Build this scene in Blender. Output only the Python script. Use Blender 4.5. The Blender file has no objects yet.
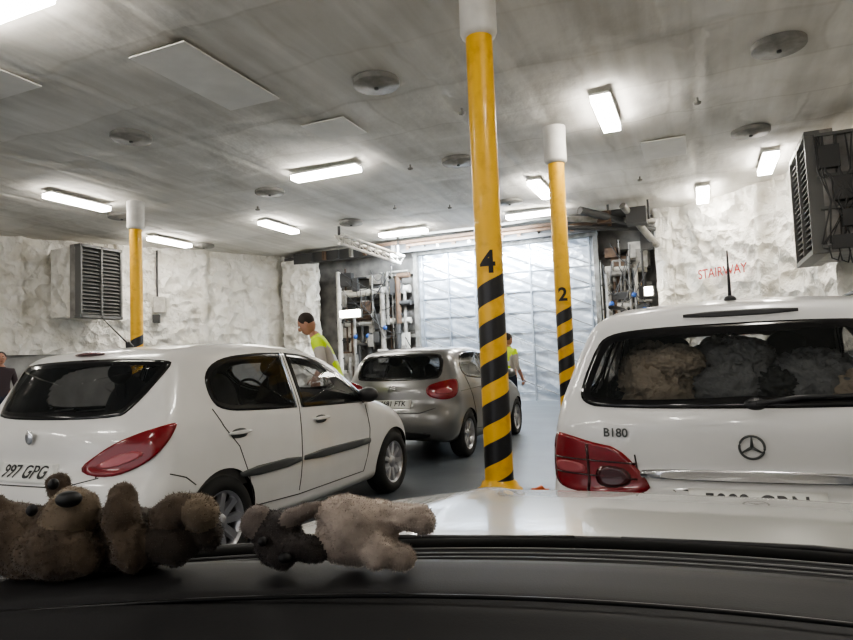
import bpy, bmesh, math, random
import numpy as np
from mathutils import Vector, Matrix, Euler, noise
from mathutils.bvhtree import BVHTree
random.seed(7)
scene = bpy.context.scene
COL = scene.collection
try: scene.view_settings.look='AgX - Medium High Contrast'
except Exception: pass

# ------------------------------------------------------------------ materials
def pmat(name, col, rough=.5, metal=0, coat=0, emis=None, estr=0, col2=None, nscale=4, stretch=(1,1,1),
         bump=0, bscale=None, bdist=.02, lo=.35, hi=.7, sheen=0, spec=.5, detail=6, alpha=1, crumple=0, bdetail=8):
    m = bpy.data.materials.new(name); m.use_nodes = True
    nt = m.node_tree; b = nt.nodes['Principled BSDF']
    b.inputs['Base Color'].default_value = (*col, 1)
    b.inputs['Roughness'].default_value = rough
    b.inputs['Metallic'].default_value = metal
    b.inputs['Coat Weight'].default_value = coat
    b.inputs['Specular IOR Level'].default_value = spec
    b.inputs['Sheen Weight'].default_value = sheen
    b.inputs['Alpha'].default_value = alpha
    if emis:
        b.inputs['Emission Color'].default_value = (*emis, 1)
        b.inputs['Emission Strength'].default_value = estr
    if col2 or bump:
        tc = nt.nodes.new('ShaderNodeTexCoord'); mp = nt.nodes.new('ShaderNodeMapping')
        mp.inputs['Scale'].default_value = stretch
        nt.links.new(tc.outputs['Object'], mp.inputs['Vector'])
    if col2:
        n = nt.nodes.new('ShaderNodeTexNoise'); n.inputs['Scale'].default_value = nscale; n.inputs['Detail'].default_value = detail
        nt.links.new(mp.outputs[0], n.inputs['Vector'])
        r = nt.nodes.new('ShaderNodeValToRGB')
        r.color_ramp.elements[0].position = lo; r.color_ramp.elements[1].position = hi
        r.color_ramp.elements[0].color = (*col2, 1); r.color_ramp.elements[1].color = (*col, 1)
        nt.links.new(n.outputs['Fac'], r.inputs[0]); nt.links.new(r.outputs[0], b.inputs['Base Color'])
    if bump:
        n2 = nt.nodes.new('ShaderNodeTexNoise'); n2.inputs['Scale'].default_value = bscale or nscale; n2.inputs['Detail'].default_value = bdetail
        nt.links.new(mp.outputs[0], n2.inputs['Vector'])
        hgt = n2.outputs['Fac']
        if crumple:
            add = nt.nodes.new('ShaderNodeMix'); add.data_type='RGBA'; add.blend_type='ADD'; add.inputs[0].default_value=.35
            nt.links.new(mp.outputs[0], add.inputs[6]); nt.links.new(n2.outputs['Color'], add.inputs[7])
            vo = nt.nodes.new('ShaderNodeTexVoronoi'); vo.inputs['Scale'].default_value = crumple
            nt.links.new(add.outputs[2], vo.inputs['Vector'])
            ad = nt.nodes.new('ShaderNodeMath'); ad.operation='ADD'; nt.links.new(vo.outputs['Distance'], ad.inputs[0]); nt.links.new(hgt, ad.inputs[1])
            hgt = ad.outputs[0]
        bp = nt.nodes.new('ShaderNodeBump'); bp.inputs['Strength'].default_value = bump; bp.inputs['Distance'].default_value = bdist
        nt.links.new(hgt, bp.inputs['Height']); nt.links.new(bp.outputs[0], b.inputs['Normal'])
    return m

M_white = pmat('paint_white', (.78,.77,.75), .3, coat=.6, col2=(.71,.70,.68), nscale=2)
M_white2 = pmat('paint_white_pearl', (.76,.755,.745), .28, coat=.6, col2=(.70,.695,.685), nscale=2)
M_silver = pmat('paint_silver', (.23,.228,.225), .33, metal=.65, coat=.5)
M_hood = pmat('paint_light_beige', (.60,.595,.57), .26, metal=.1, coat=.6)
M_glass = pmat('tinted_glass', (.012,.014,.015), .03, spec=.6, alpha=.60)
M_glassl = pmat('clear_tinted_glass', (.02,.022,.022), .03, spec=.6, alpha=.46)
M_frit = pmat('glass_black_border', (.010,.010,.011), .10, spec=.5)
M_lining = pmat('cabin_lining', (.12,.115,.11), .8)
M_seat = pmat('seat_fabric', (.05,.05,.055), .85)
M_bag = pmat('luggage_beige', (.80,.68,.53), .7, bump=1, bscale=9, bdist=.03, crumple=9)
M_bag2 = pmat('luggage_grey', (.45,.46,.46), .7, bump=1, bscale=8, bdist=.03, crumple=8)
M_black = pmat('black_plastic', (.02,.02,.022), .45)
M_dark = pmat('dark_void', (.008,.008,.008), .9)
M_tyre = pmat('tyre_rubber', (.018,.018,.018), .8)
M_alloy = pmat('alloy_rim', (.42,.42,.44), .3, metal=.8)
M_chrome = pmat('chrome', (.65,.65,.67), .15, metal=1)
M_red = pmat('lamp_red', (.20,.005,.010), .15, coat=.5)
M_red2 = pmat('lamp_dark_red', (.05,.002,.004), .2, coat=.4)
M_redl = pmat('lamp_pink_lens', (.38,.08,.09), .2, coat=.5)
M_plate = pmat('plate_white', (.70,.70,.67), .4)
M_seam = pmat('panel_gap', (.03,.03,.03), .8)
M_blackpaint = pmat('black_paint', (.012,.012,.014), .5)
M_redpaint = pmat('red_paint', (.46,.045,.035), .7)
M_trim = pmat('grey_trim', (.07,.075,.075), .5)

# ------------------------------------------------------------------ mesh builder
class MB:
    def __init__(s): s.v=[]; s.f=[]; s.m=[]; s.s=[]
    def add(s, vs, fs, mi=0, sm=False):
        o=len(s.v); s.v += [tuple(v) for v in vs]
        for f in fs:
            s.f.append(tuple(i+o for i in f)); s.m.append(mi); s.s.append(sm)
    def box(s, c, d, mi=0, rot=None):
        x,y,z=d[0]/2,d[1]/2,d[2]/2
        vs=[Vector(p) for p in ((-x,-y,-z),(x,-y,-z),(x,y,-z),(-x,y,-z),(-x,-y,z),(x,-y,z),(x,y,z),(-x,y,z))]
        if rot is not None:
            R=Euler(rot).to_matrix(); vs=[R@v for v in vs]
        vs=[v+Vector(c) for v in vs]
        s.add(vs,[(0,3,2,1),(4,5,6,7),(0,1,5,4),(1,2,6,5),(2,3,7,6),(3,0,4,7)],mi)
    def cyl(s,a,b,r,mi=0,r2=None,n=16,caps=True):
        a=Vector(a);b=Vector(b);r2=r if r2 is None else r2
        d=(b-a).normalized(); t=Vector((1,0,0)) if abs(d.x)<.9 else Vector((0,1,0))
        u=d.cross(t).normalized(); w=d.cross(u)
        vs=[]
        for k,(p,rr) in enumerate(((a,r),(b,r2))):
            for i in range(n):
                an=2*math.pi*i/n; vs.append(p+u*math.cos(an)*rr+w*math.sin(an)*rr)
        s.add(vs,[(i,(i+1)%n,n+(i+1)%n,n+i) for i in range(n)],mi,True)
        if caps:
            s.add(vs[:n],[tuple(range(n-1,-1,-1))],mi); s.add(vs[n:],[tuple(range(n))],mi)
    def ell(s,c,r,mi=0,rot=None,nu=20,nv=12,lump=0,f=6):
        R=Euler(rot).to_matrix() if rot is not None else Matrix.Identity(3)
        vs=[];fs=[]
        for j in range(nv+1):
            ph=math.pi*j/nv
            for i in range(nu):
                th=2*math.pi*i/nu
                d=Vector((math.sin(ph)*math.cos(th),math.sin(ph)*math.sin(th),math.cos(ph)))
                k=1+(lump*(1-abs(noise.noise((d+Vector(c)*5)*f*.4))*3) if lump else 0)
                vs.append(R@Vector((r[0]*d.x*k,r[1]*d.y*k,r[2]*d.z*k))+Vector(c))
        for j in range(nv):
            for i in range(nu):
                fs.append((j*nu+i,(j+1)*nu+i,(j+1)*nu+(i+1)%nu,j*nu+(i+1)%nu))
        s.add(vs,fs,mi,True)
    def tube(s,pts,r,mi=0,n=8):
        pts=[Vector(p) for p in pts]; vs=[]; m=len(pts)
        for k,p in enumerate(pts):
            d=(pts[min(k+1,m-1)]-pts[max(k-1,0)])
            if d.length<1e-9: d=Vector((0,0,1))
            d.normalize(); t=Vector((0,0,1)) if abs(d.z)<.95 else Vector((1,0,0))
            u=d.cross(t).normalized(); w=d.cross(u)
            rr=r[k] if isinstance(r,(list,tuple)) else r
            for i in range(n):
                a=2*math.pi*i/n; vs.append(p+u*math.cos(a)*rr+w*math.sin(a)*rr)
        fs=[(k*n+i,k*n+(i+1)%n,(k+1)*n+(i+1)%n,(k+1)*n+i) for k in range(m-1) for i in range(n)]
        fs+= [tuple(range(n-1,-1,-1)), tuple((m-1)*n+i for i in range(n))]
        s.add(vs,fs,mi,True)
    def lathe(s,prof,c,axis='z',mi=0,n=32):
        vs=[]; c=Vector(c)
        for (r,h) in prof:
            for i in range(n):
                a=2*math.pi*i/n
                if axis=='z': vs.append(c+Vector((r*math.cos(a),r*math.sin(a),h)))
                else: vs.append(c+Vector((h,r*math.cos(a),r*math.sin(a))))
        fs=[(k*n+i,k*n+(i+1)%n,(k+1)*n+(i+1)%n,(k+1)*n+i) for k in range(len(prof)-1) for i in range(n)]
        s.add(vs,fs,mi,True)
    def grid(s,fn,nu,nv,mi=0,sm=True):
        vs=[fn(i/nu,j/nv) for j in range(nv+1) for i in range(nu+1)]
        fs=[(j*(nu+1)+i,j*(nu+1)+i+1,(j+1)*(nu+1)+i+1,(j+1)*(nu+1)+i) for j in range(nv) for i in range(nu)]
        s.add(vs,fs,mi,sm)
    def obj(s,name,mats,parent=None,loc=(0,0,0),rotz=0,bevel=0,fixn=False):
        me=bpy.data.meshes.new(name); me.from_pydata(s.v,[],s.f)
        for m in mats: me.materials.append(m)
        me.polygons.foreach_set('material_index',s.m); me.polygons.foreach_set('use_smooth',s.s)
        me.update()
        if fixn:
            bm=bmesh.new(); bm.from_mesh(me); bmesh.ops.recalc_face_normals(bm,faces=bm.faces); bm.to_mesh(me); bm.free()
        ob=bpy.data.objects.new(name,me); COL.objects.link(ob)
        ob.location=loc; ob.rotation_euler=(0,0,rotz)
        if parent: ob.parent=parent
        if bevel:
            bv=ob.modifiers.new('bevel','BEVEL'); bv.width=bevel; bv.segments=2; bv.limit_method='ANGLE'
        return ob
def empty(name,loc=(0,0,0),rotz=0):
    e=bpy.data.objects.new(name,None); COL.objects.link(e); e.location=loc; e.rotation_euler=(0,0,rotz); e.empty_display_size=.2
    return e
def bake(ob):
    dg=bpy.context.evaluated_depsgraph_get()
    me=bpy.data.meshes.new_from_object(ob.evaluated_get(dg)); ob.modifiers.clear(); ob.data=me
    return me
def text_geo(txt,size,bold=0,maxe=.03):
    cu=bpy.data.curves.new('t','FONT'); cu.body=txt; cu.size=size; cu.align_x='CENTER'; cu.align_y='CENTER'; cu.offset=bold
    o=bpy.data.objects.new('t',cu); COL.objects.link(o)
    dg=bpy.context.evaluated_depsgraph_get(); me=bpy.data.meshes.new_from_object(o.evaluated_get(dg))
    bm=bmesh.new(); bm.from_mesh(me); bmesh.ops.triangulate(bm,faces=bm.faces)
    for _ in range(5):
        es=[e for e in bm.edges if e.calc_length()>maxe]
        if not es: break
        bmesh.ops.subdivide_edges(bm,edges=es,cuts=1); bmesh.ops.triangulate(bm,faces=bm.faces)
    bm.verts.index_update()
    vs=[v.co.copy() for v in bm.verts]; fs=[tuple(v.index for v in f.verts) for f in bm.faces]; bm.free()
    bpy.data.objects.remove(o); bpy.data.meshes.remove(me)
    return vs,fs

# ------------------------------------------------------------------ car body generator
def chaikin(P,it=2):
    P=np.array(P,float)
    for _ in range(it):
        Q=np.roll(P,-1,axis=0); P=np.stack([.75*P+.25*Q,.25*P+.75*Q],1).reshape(-1,2)
    return P
def inpoly(P,x,y):
    c=False; n=len(P); j=n-1
    for i in range(n):
        if (P[i][1]>y)!=(P[j][1]>y) and x<(P[j][0]-P[i][0])*(y-P[i][1])/(P[j][1]-P[i][1])+P[i][0]: c=not c
        j=i
    return c
def sd_poly(P,X,Y):
    d=np.full(X.shape,1e9); s=np.ones(X.shape); n=len(P)
    for i in range(n):
        a=P[i];b=P[i-1]; ex,ey=b-a; wx=X-a[0]; wy=Y-a[1]
        t=np.clip((wx*ex+wy*ey)/(ex*ex+ey*ey+1e-12),0,1)
        dx=wx-ex*t; dy=wy-ey*t; d=np.minimum(d,dx*dx+dy*dy)
        c1=Y>=a[1];c2=Y<b[1];c3=ex*wy>ey*wx
        flip=(c1&c2&c3)|(~c1&~c2&~c3); s=np.where(flip,-s,s)
    return s*np.sqrt(d)
class Body:
    def __init__(b,side,Wp,L,H,br=.2,bf=.35,crown=.05,k=.1,step=.03,zc=.75):
        b.holes=[]
        P=chaikin(side,2); g=.01
        ys=np.arange(-.3,L+.8,g); zs=np.arange(0,H+.4,g)
        YY,ZZ=np.meshgrid(ys,zs,indexing='ij'); SD=sd_poly(P,YY,ZZ)
        zz=np.linspace(0,2,401); ww=np.interp(zz,[p[0] for p in Wp],[p[1] for p in Wp])
        ker=np.exp(-np.linspace(-2,2,17)**2); ker/=ker.sum(); ww=np.convolve(np.pad(ww,8,'edge'),ker,'valid')
        w0=ww.max()
        def bil(y,z):
            fy=np.clip((y-ys[0])/g,0,len(ys)-1.001); fz=np.clip((z-zs[0])/g,0,len(zs)-1.001)
            i=fy.astype(int);j=fz.astype(int);a=fy-i;c=fz-j
            return SD[i,j]*(1-a)*(1-c)+SD[i+1,j]*a*(1-c)+SD[i,j+1]*(1-a)*c+SD[i+1,j+1]*a*c
        def f(x,y,z):
            ax=np.abs(x)/w0
            wr=np.clip(1-y/(.4*L),0,1); wf=np.clip((y-.6*L)/(.4*L),0,1)
            ye=y-br*ax**3*wr**.5+bf*ax**3*wf**.5
            d1=bil(ye,z+crown*ax**2); d2=np.abs(x)-np.interp(z,zz,ww)
            h=np.maximum(k-np.abs(d1-d2),0); return np.maximum(d1,d2)+h*h/(4*k)
        hx=w0+.02; nx=int(2*hx/step); ny=int((L+.06)/step); nz=int((H+.1)/step)
        idx={};V=[];F=[]
        def vid(i,j,l):
            key=(i,j,l)
            if key not in idx:
                idx[key]=len(V); V.append((-hx+2*hx*i/nx,-.03+(L+.06)*j/ny,.05+(H+.0)*l/nz))
            return idx[key]
        for i in range(nx):
            for j in range(ny):
                for l,fl in ((0,1),(nz,0)):
                    q=[vid(i,j,l),vid(i+1,j,l),vid(i+1,j+1,l),vid(i,j+1,l)]; F.append(q[::-1] if fl else q)
            for l in range(nz):
                for j,fl in ((0,0),(ny,1)):
                    q=[vid(i,j,l),vid(i+1,j,l),vid(i+1,j,l+1),vid(i,j,l+1)]; F.append(q[::-1] if fl else q)
        for j in range(ny):
            for l in range(nz):
                for i,fl in ((0,1),(nx,0)):
                    q=[vid(i,j,l),vid(i,j+1,l),vid(i,j+1,l+1),vid(i,j,l+1)]; F.append(q[::-1] if fl else q)
        V=np.array(V); C=np.array([0,L*.5,zc]); D=V-C
        lo=np.zeros(len(V)); hi=np.full(len(V),1.15)
        for _ in range(24):
            mid=(lo+hi)/2; p=C+D*mid[:,None]; ins=f(p[:,0],p[:,1],p[:,2])<0
            lo=np.where(ins,mid,lo); hi=np.where(ins,hi,mid)
        b.V=[tuple(v) for v in (C+D*lo[:,None])]; b.F=[tuple(q) for q in F]; b.L=L
        b.bvh=BVHTree.FromPolygons(b.V,b.F)
    def frame(b,kind):
        if kind=='side': return Vector((0,0,0)),Vector((0,1,0)),Vector((0,0,1)),Vector((-1,0,0))
        if kind=='rear': return Vector((0,0,0)),Vector((1,0,0)),Vector((0,0,1)),Vector((0,1,0))
        if kind=='front': return Vector((0,0,0)),Vector((1,0,0)),Vector((0,0,1)),Vector((0,-1,0))
        a=math.radians(kind[0]); return Vector(kind[1]),Vector((math.cos(a),math.sin(a),0)),Vector((0,0,1)),Vector((-math.sin(a),math.cos(a),0))
    def proj(b,kind,a,c,off):
        o,u,v,d=b.frame(kind); p=o+u*a+v*c; st=p-d*6
        h=b.bvh.ray_cast(st,d)
        if h[0] is None: h=b.bvh.find_nearest(p)
        n=h[1]
        if n.dot(d)>0: n=-n
        return h[0]+n*off
    def outline(b,poly,smooth):
        P=chaikin(poly,smooth) if smooth else np.array(poly,float)
        Q=[]
        for i in range(len(P)):
            a=P[i];c=P[(i+1)%len(P)]; m=max(1,int(np.linalg.norm(c-a)/.04))
            for t in range(m): Q.append(a+(c-a)*t/m)
        return np.array(Q)
    def decal(b,mb,kind,poly,mi,off=.004,mirror=False,rings=8,smooth=2):
        Q=b.outline(poly,smooth); c=Q.mean(0); n=len(Q)
        vs=[b.proj(kind,*q,-.01) for q in Q]
        for r in range(rings): 
            s=1-r/rings
            vs+=[b.proj(kind,*(c+(q-c)*s),off) for q in Q]
        vs.append(b.proj(kind,*c,off))
        fs=[(r*n+i,r*n+(i+1)%n,(r+1)*n+(i+1)%n,(r+1)*n+i) for r in range(rings) for i in range(n)]
        fs+=[(rings*n+i,rings*n+(i+1)%n,(rings+1)*n) for i in range(n)]
        mb.add(vs,fs,mi,True)
        if mirror: mb.add([(-v[0],v[1],v[2]) for v in vs],[f[::-1] for f in fs],mi,True)
    def window(b,mb,kind,poly,gi,fi,mirror=False,rings=8,border=.045,off=.004):
        Q=b.outline(poly,2); c=Q.mean(0); n=len(Q)
        def inner(dst):
            out=[]
            for i,q in enumerate(Q):
                t=Q[(i+1)%n]-Q[i-1]; nn=np.array([t[1],-t[0]]); nn/=np.linalg.norm(nn)+1e-9
                if np.dot(nn,c-q)<0: nn=-nn
                w=.6*nn+.4*(c-q)/np.linalg.norm(c-q); out.append(q+w*dst)
            return np.array(out)
        hp=inner(.018); b.holes.append((kind,[tuple(q) for q in hp],mirror,(hp[:,0].min(),hp[:,0].max(),hp[:,1].min(),hp[:,1].max())))
        I=inner(border)
        L=[[b.proj(kind,*q,-.01) for q in Q],[b.proj(kind,*q,off) for q in Q],[b.proj(kind,*q,off) for q in (Q+I)/2]]
        for r in range(rings):
            s=1-r/rings; L.append([b.proj(kind,*(c+(q-c)*s),off) for q in I])
        ce=b.proj(kind,*c,off); vs=[v for l in L for v in l]+[ce]; m=len(L)
        f1=[(r*n+i,r*n+(i+1)%n,(r+1)*n+(i+1)%n,(r+1)*n+i) for r in range(3) for i in range(n)]
        f2=[(r*n+i,r*n+(i+1)%n,(r+1)*n+(i+1)%n,(r+1)*n+i) for r in range(3,m-1) for i in range(n)]+[((m-1)*n+i,(m-1)*n+(i+1)%n,m*n) for i in range(n)]
        for sg in ((1,-1) if mirror else (1,)):
            W=[(v[0]*sg,v[1],v[2]) for v in vs]
            mb.add(W,f1,fi,True); mb.add(W,f2,gi,True)
    def inhole(b,c,nrm):
        if c[2]<.9: return False
        for kind,P,mir,bb in b.holes:
            for sg in ((1,-1) if mir else (1,)):
                if kind=='side': dd=-nrm[0]*sg; u=c[1]
                elif kind=='rear': dd=nrm[1]; u=c[0]
                else: dd=-nrm[1]; u=c[0]
                if dd>-.15 or u<bb[0] or u>bb[1] or c[2]<bb[2] or c[2]>bb[3]: continue
                if inpoly(P,u,c[2]): return True
        return False
    def line(b,mb,kind,pts,mi,r=.003,mirror=False,off=0.0):
        Q=[]
        for i in range(len(pts)-1):
            a=np.array(pts[i]);c=np.array(pts[i+1]); m=max(1,int(np.linalg.norm(c-a)/.04))
            for t in range(m): Q.append(a+(c-a)*t/m)
        Q.append(np.array(pts[-1]))
        vs=[b.proj(kind,*q,off) for q in Q]; mb.tube(vs,r,mi,6)
        if mirror: mb.tube([(-v[0],v[1],v[2]) for v in vs],r,mi,6)
    def text(b,mb,kind,txt,size,c,mi,off=.006,bold=0):
        vs,fs=text_geo(txt,size,bold)
        mb.add([b.proj(kind,c[0]+v.x,c[1]+v.y,off) for v in vs],fs,mi)
def wheel(mb,x,y,R,side,spokes=7):
    w=.2
    pr=[(R*.66,-.5*w),(R*.93,-.5*w),(R,-.36*w),(R,.36*w),(R*.94,.5*w),(R*.8,.52*w),(R*.68,.47*w),(R*.66,.3*w)]
    mb.lathe([(r,h*side) for r,h in pr],(x,y,R),'x',0,40)
    mb.lathe([(R*.68,.46*w*side),(R*.63,.42*w*side),(R*.62,-.2*w*side)],(x,y,R),'x',1,40)
    mb.lathe([(R*.63,-.05*w*side),(.001,-.05*w*side)],(x,y,R),'x',2,32)
    mb.lathe([(.001,.42*w*side),(R*.16,.40*w*side),(R*.2,.3*w*side),(R*.2,0)],(x,y,R),'x',1,20)
    for i in range(spokes):
        a=2*math.pi*i/spokes
        p0=Vector((x+.33*w*side,y+R*.12*math.cos(a),R+R*.12*math.sin(a))); p1=Vector((x+.38*w*side,y+R*.66*math.cos(a),R+R*.66*math.sin(a)))
        t=Vector((0,-math.sin(a),math.cos(a)))
        q=Vector((.03*side,0,0)); vs=[]
        for p,wd in ((p0,.03),(p1,.034)):
            vs+=[p-t*wd-q,p+t*wd-q,p+t*wd*.7,p-t*wd*.7]
        mb.add(vs,[(0,1,5,4),(1,2,6,5),(2,3,7,6),(3,0,4,7),(4,5,6,7)],1)
def finish_car(name,B,loc,paint,axles,R,xw,details,dmats,spokes=7,cargo=False,H=1.45):
    e=empty(name,loc)
    mb=MB(); mb.add(B.V,B.F,0,True); body=mb.obj('body',[paint,M_dark],e)
    me0=body.data; me0.update()
    nrm=[v.normal.copy() for v in me0.vertices]
    lv=[tuple(Vector(v)-nrm[i]*.035) for i,v in enumerate(B.V)]
    lf=[]
    for p in me0.polygons:
        if p.center.z<.52: continue
        if B.inhole(p.center,p.normal): continue
        lf.append(tuple(p.vertices))
    lm=MB(); lm.add(lv,lf,0,True); lm.box((0,B.L*.5,.54),(1.5,B.L-.5,.06),0); lm.obj('cabin_lining',[M_lining],e)
    cb=MB()
    for y in axles:
        for s in (-1,1): cb.cyl((s*(xw-.24),y,R),(s*1.2,y,R),R+.045,0,n=48)
    cut=cb.obj('cut',[M_dark],e,fixn=True)
    bm=body.modifiers.new('b','BOOLEAN'); bm.object=cut; bm.operation='DIFFERENCE'; bm.solver='EXACT'
    try: bm.material_mode='TRANSFER'
    except Exception: pass
    bpy.context.view_layer.update()
    me=bake(body); bpy.data.objects.remove(cut)
    b2=bmesh.new(); b2.from_mesh(me)
    kill=[f for f in b2.faces if B.inhole(f.calc_center_median(),f.normal)]
    bmesh.ops.delete(b2,geom=kill,context='FACES'); b2.to_mesh(me); b2.free()
    try: me.set_sharp_from_angle(angle=math.radians(45))
    except Exception: pass
    sb=MB()
    for y,xs in ((2.05,(-.36,.36)),(1.15,(-.42,0,.42))):
        for x in xs:
            sb.ell((x,y,.98),(.24,.10,.30),0,rot=(-.2,0,0)); sb.ell((x,y+.25,.72),(.24,.28,.10),0)
            if not (cargo and y<1.5):
                sb.ell((x,y-.07,H-.17),(.12,.05,.085),0)
                for q in (-.05,.05): sb.cyl((x+q,y-.06,1.1),(x+q,y-.07,H-.2),.008,0,n=6)
    sb.ell((0,2.95,.98),(.68,.3,.10),0)
    sb.tube([(-.36+.18*math.cos(a),2.62-.06*math.sin(a),1.03+.17*math.sin(a)) for a in np.linspace(0,2*math.pi,25)],.014,0,8)
    if cargo:
        for c_,r_,m_ in (((-.40,.58,1.13),(.17,.14,.20),1),((-.30,.52,1.25),(.13,.10,.08),1),((-.05,.66,1.15),(.20,.15,.20),2),((.02,.62,1.27),(.13,.1,.08),2),
                         ((.32,.66,1.10),(.22,.16,.17),2),((.16,.58,1.12),(.10,.1,.08),3),((.48,.58,1.06),(.13,.12,.12),1),((-.57,.64,1.06),(.08,.12,.12),3)):
            sb.ell(c_,r_,m_,nu=64,nv=40,lump=.20,f=11)
        sb.box((0,.75,.85),(1.2,.5,.3),0)
    sb.obj('seats_and_luggage',[M_seat,M_bag,M_bag2,M_trim],e)
    wb=MB()
    for y in axles:
        for s in (-1,1): wheel(wb,s*(xw-.1),y,R,s,spokes)
    wb.obj('wheels',[M_tyre,M_alloy,M_dark],e,fixn=False)
    details.obj('windows_lamps_trim',dmats,e)
    return e

DM=[M_glass,M_red,M_black,M_seam,M_chrome,M_plate,M_blackpaint,M_red2,M_redl,M_trim,M_white,M_silver,M_white2,M_frit,M_glassl]

# ---- white hatchback (left lane, close)
side=[(.10,.22),(.0,.36),(-.01,.55),(.02,.68),(.09,.74),(.10,.92),(.17,1.04),(.36,1.31),(.43,1.43),(.62,1.48),(1.2,1.515),(1.8,1.495),(2.25,1.41),(2.75,1.17),(3.05,1.01),(3.45,.94),(3.8,.83),(3.99,.68),(4.05,.48),(4.02,.28),(3.9,.2),(2.0,.19)]
Wp=[(.1,.76),(.25,.82),(.45,.86),(.6,.875),(.8,.87),(.97,.855),(1.05,.835),(1.2,.78),(1.43,.69),(1.54,.64)]
B=Body(side,Wp,4.05,1.52,br=.20,bf=.5,crown=.03,k=.10)
d=MB()
B.window(d,'rear',[(-.52,1.03),(.52,1.03),(.60,1.08),(.71,1.35),(.64,1.385),(0,1.405),(-.64,1.385),(-.71,1.35),(-.60,1.08)],0,13,border=.05)
B.window(d,'side',[(.78,1.03),(.70,1.12),(.71,1.28),(.90,1.385),(1.3,1.42),(1.63,1.42),(1.63,1.42),(1.63,.985),(1.63,.985),(1.2,1.0)],14,13,mirror=True)
B.window(d,'side',[(1.69,.98),(1.69,.98),(1.69,1.42),(1.69,1.42),(2.0,1.395),(2.3,1.28),(2.66,1.07),(2.74,.98),(2.74,.95),(2.3,.96)],14,13,mirror=True)
B.window(d,'front',[(-.6,1.05),(.6,1.05),(.56,1.36),(.0,1.42),(-.56,1.36)],14,13)
TL=(45,(.8,.15,0))
B.decal(d,TL,[(-.37,.73),(-.2,.865),(-.05,.935),(.17,.995),(.20,.985),(.12,.85),(.0,.755),(-.18,.695)],1,off=.012,mirror=True)
B.decal(d,TL,[(-.27,.755),(-.13,.83),(.0,.85),(.02,.82),(-.08,.775),(-.2,.745)],8,off=.016,mirror=True,rings=4)
for y in (.93,1.95):
    B.decal(d,'side',[(y-.09,.865),(y-.06,.835),(y+.06,.835),(y+.09,.865),(y+.06,.90),(y-.06,.90)],9,off=.002,mirror=True,rings=3)
    B.decal(d,'side',[(y-.11,.86),(y-.11,.885),(y+.10,.885),(y+.10,.86)],10,off=.03,mirror=True,rings=3)
B.decal(d,'side',[(.93,.555),(.93,.62),(1.63,.62),(1.63,.555)],9,off=.012,mirror=True,rings=3,smooth=1)
B.decal(d,'side',[(1.68,.555),(1.68,.62),(2.75,.62),(2.78,.59),(2.75,.555)],9,off=.012,mirror=True,rings=3,smooth=1)
B.line(d,'side',[(1.66,1.43),(1.66,.9),(1.65,.34)],3,.004,True)
B.line(d,'side',[(.70,1.05),(.78,.93),(.92,.78),(1.02,.55),(1.1,.34),(1.65,.31),(2.7,.31)],3,.004,True)
B.line(d,'side',[(2.72,.93),(2.78,.7),(2.74,.45),(2.70,.31)],3,.004,True)
B.line(d,'side',[(.30,.70),(.42,.66),(.5,.6)],3,.004,True)
B.line(d,'rear',[(-.52,.70),(-.3,.65),(.3,.65),(.52,.70)],3,.004)
B.line(d,'rear',[(-.56,.86),(-.5,.70)],3,.004); B.line(d,'rear',[(.56,.86),(.5,.70)],3,.004)
B.decal(d,'rear',[(-.32,.665),(.20,.665),(.20,.775),(-.32,.775)],5,off=.012,rings=4,smooth=0)
B.text(d,'rear','997 GPG',.105,(-.05,.72),6,off=.016,bold=.002)
d.ell((-.06,.085,.93),(.035,.012,.045),4)
for s in (-1,1):
    d.ell((s*.93,2.66,1.02),(.10,.075,.07),2); d.cyl((s*.80,2.70,.95),(s*.9,2.68,.99),.03,2)
d.cyl((0,.80,1.49),(0,.78,1.53),.03,2,r2=.015); d.cyl((0,.78,1.52),(-.0,.56,1.70),.006,2,r2=.003,n=8)
d.ell((0,.47,1.44),(.14,.03,.015),7)
B.decal(d,(-45+180,(.7,3.85,0)),[(-.25,.66),(.2,.7),(.25,.82),(-.1,.78)],4,mirror=True,rings=4)
finish_car('car',B,(-3.79,2.62,0),M_white,(.76,3.30),.305,.865,d,DM,9,H=1.48)

# ---- silver hatchback ahead (left lane)
side=[(.10,.24),(.0,.40),(-.01,.58),(.03,.70),(.09,.76),(.10,.95),(.16,1.06),(.32,1.34),(.42,1.44),(.62,1.495),(1.2,1.53),(1.8,1.525),(2.25,1.44),(2.75,1.18),(3.0,1.05),(3.4,.97),(3.75,.83),(3.9,.68),(3.95,.48),(3.92,.28),(3.8,.2),(2.0,.19)]
Wp=[(.1,.76),(.25,.80),(.45,.85),(.62,.865),(.85,.86),(1.0,.84),(1.08,.82),(1.3,.74),(1.45,.67),(1.55,.62)]
B=Body(side,Wp,3.95,1.54,br=.2,bf=.5,crown=.05,k=.14,step=.035)
d=MB()
B.window(d,'rear',[(-.56,1.06),(.56,1.06),(.64,1.12),(.62,1.36),(.5,1.42),(-.5,1.42),(-.62,1.36),(-.64,1.12)],0,13)
B.window(d,'side',[(.62,1.10),(.60,1.25),(.8,1.40),(1.1,1.43),(1.5,1.435),(1.5,1.435),(1.5,1.03),(1.5,1.03),(1.0,1.05)],0,13,mirror=True)
B.window(d,'side',[(1.56,1.03),(1.56,1.03),(1.56,1.435),(1.56,1.435),(2.0,1.40),(2.3,1.29),(2.68,1.06),(2.72,1.0),(2.3,1.0)],0,13,mirror=True)
B.window(d,'front',[(-.6,1.1),(.6,1.1),(.56,1.38),(.0,1.44),(-.56,1.38)],14,13)
B.decal(d,(42,(.8,.15,0)),[(-.26,.85),(-.26,.98),(-.05,1.04),(.14,1.07),(.17,1.0),(.12,.84),(-.05,.79)],1,off=.012,mirror=True)
B.decal(d,(42,(.8,.15,0)),[(-.16,.87),(-.16,.93),(.05,.96),(.06,.88)],8,off=.016,mirror=True,rings=3)
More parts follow.
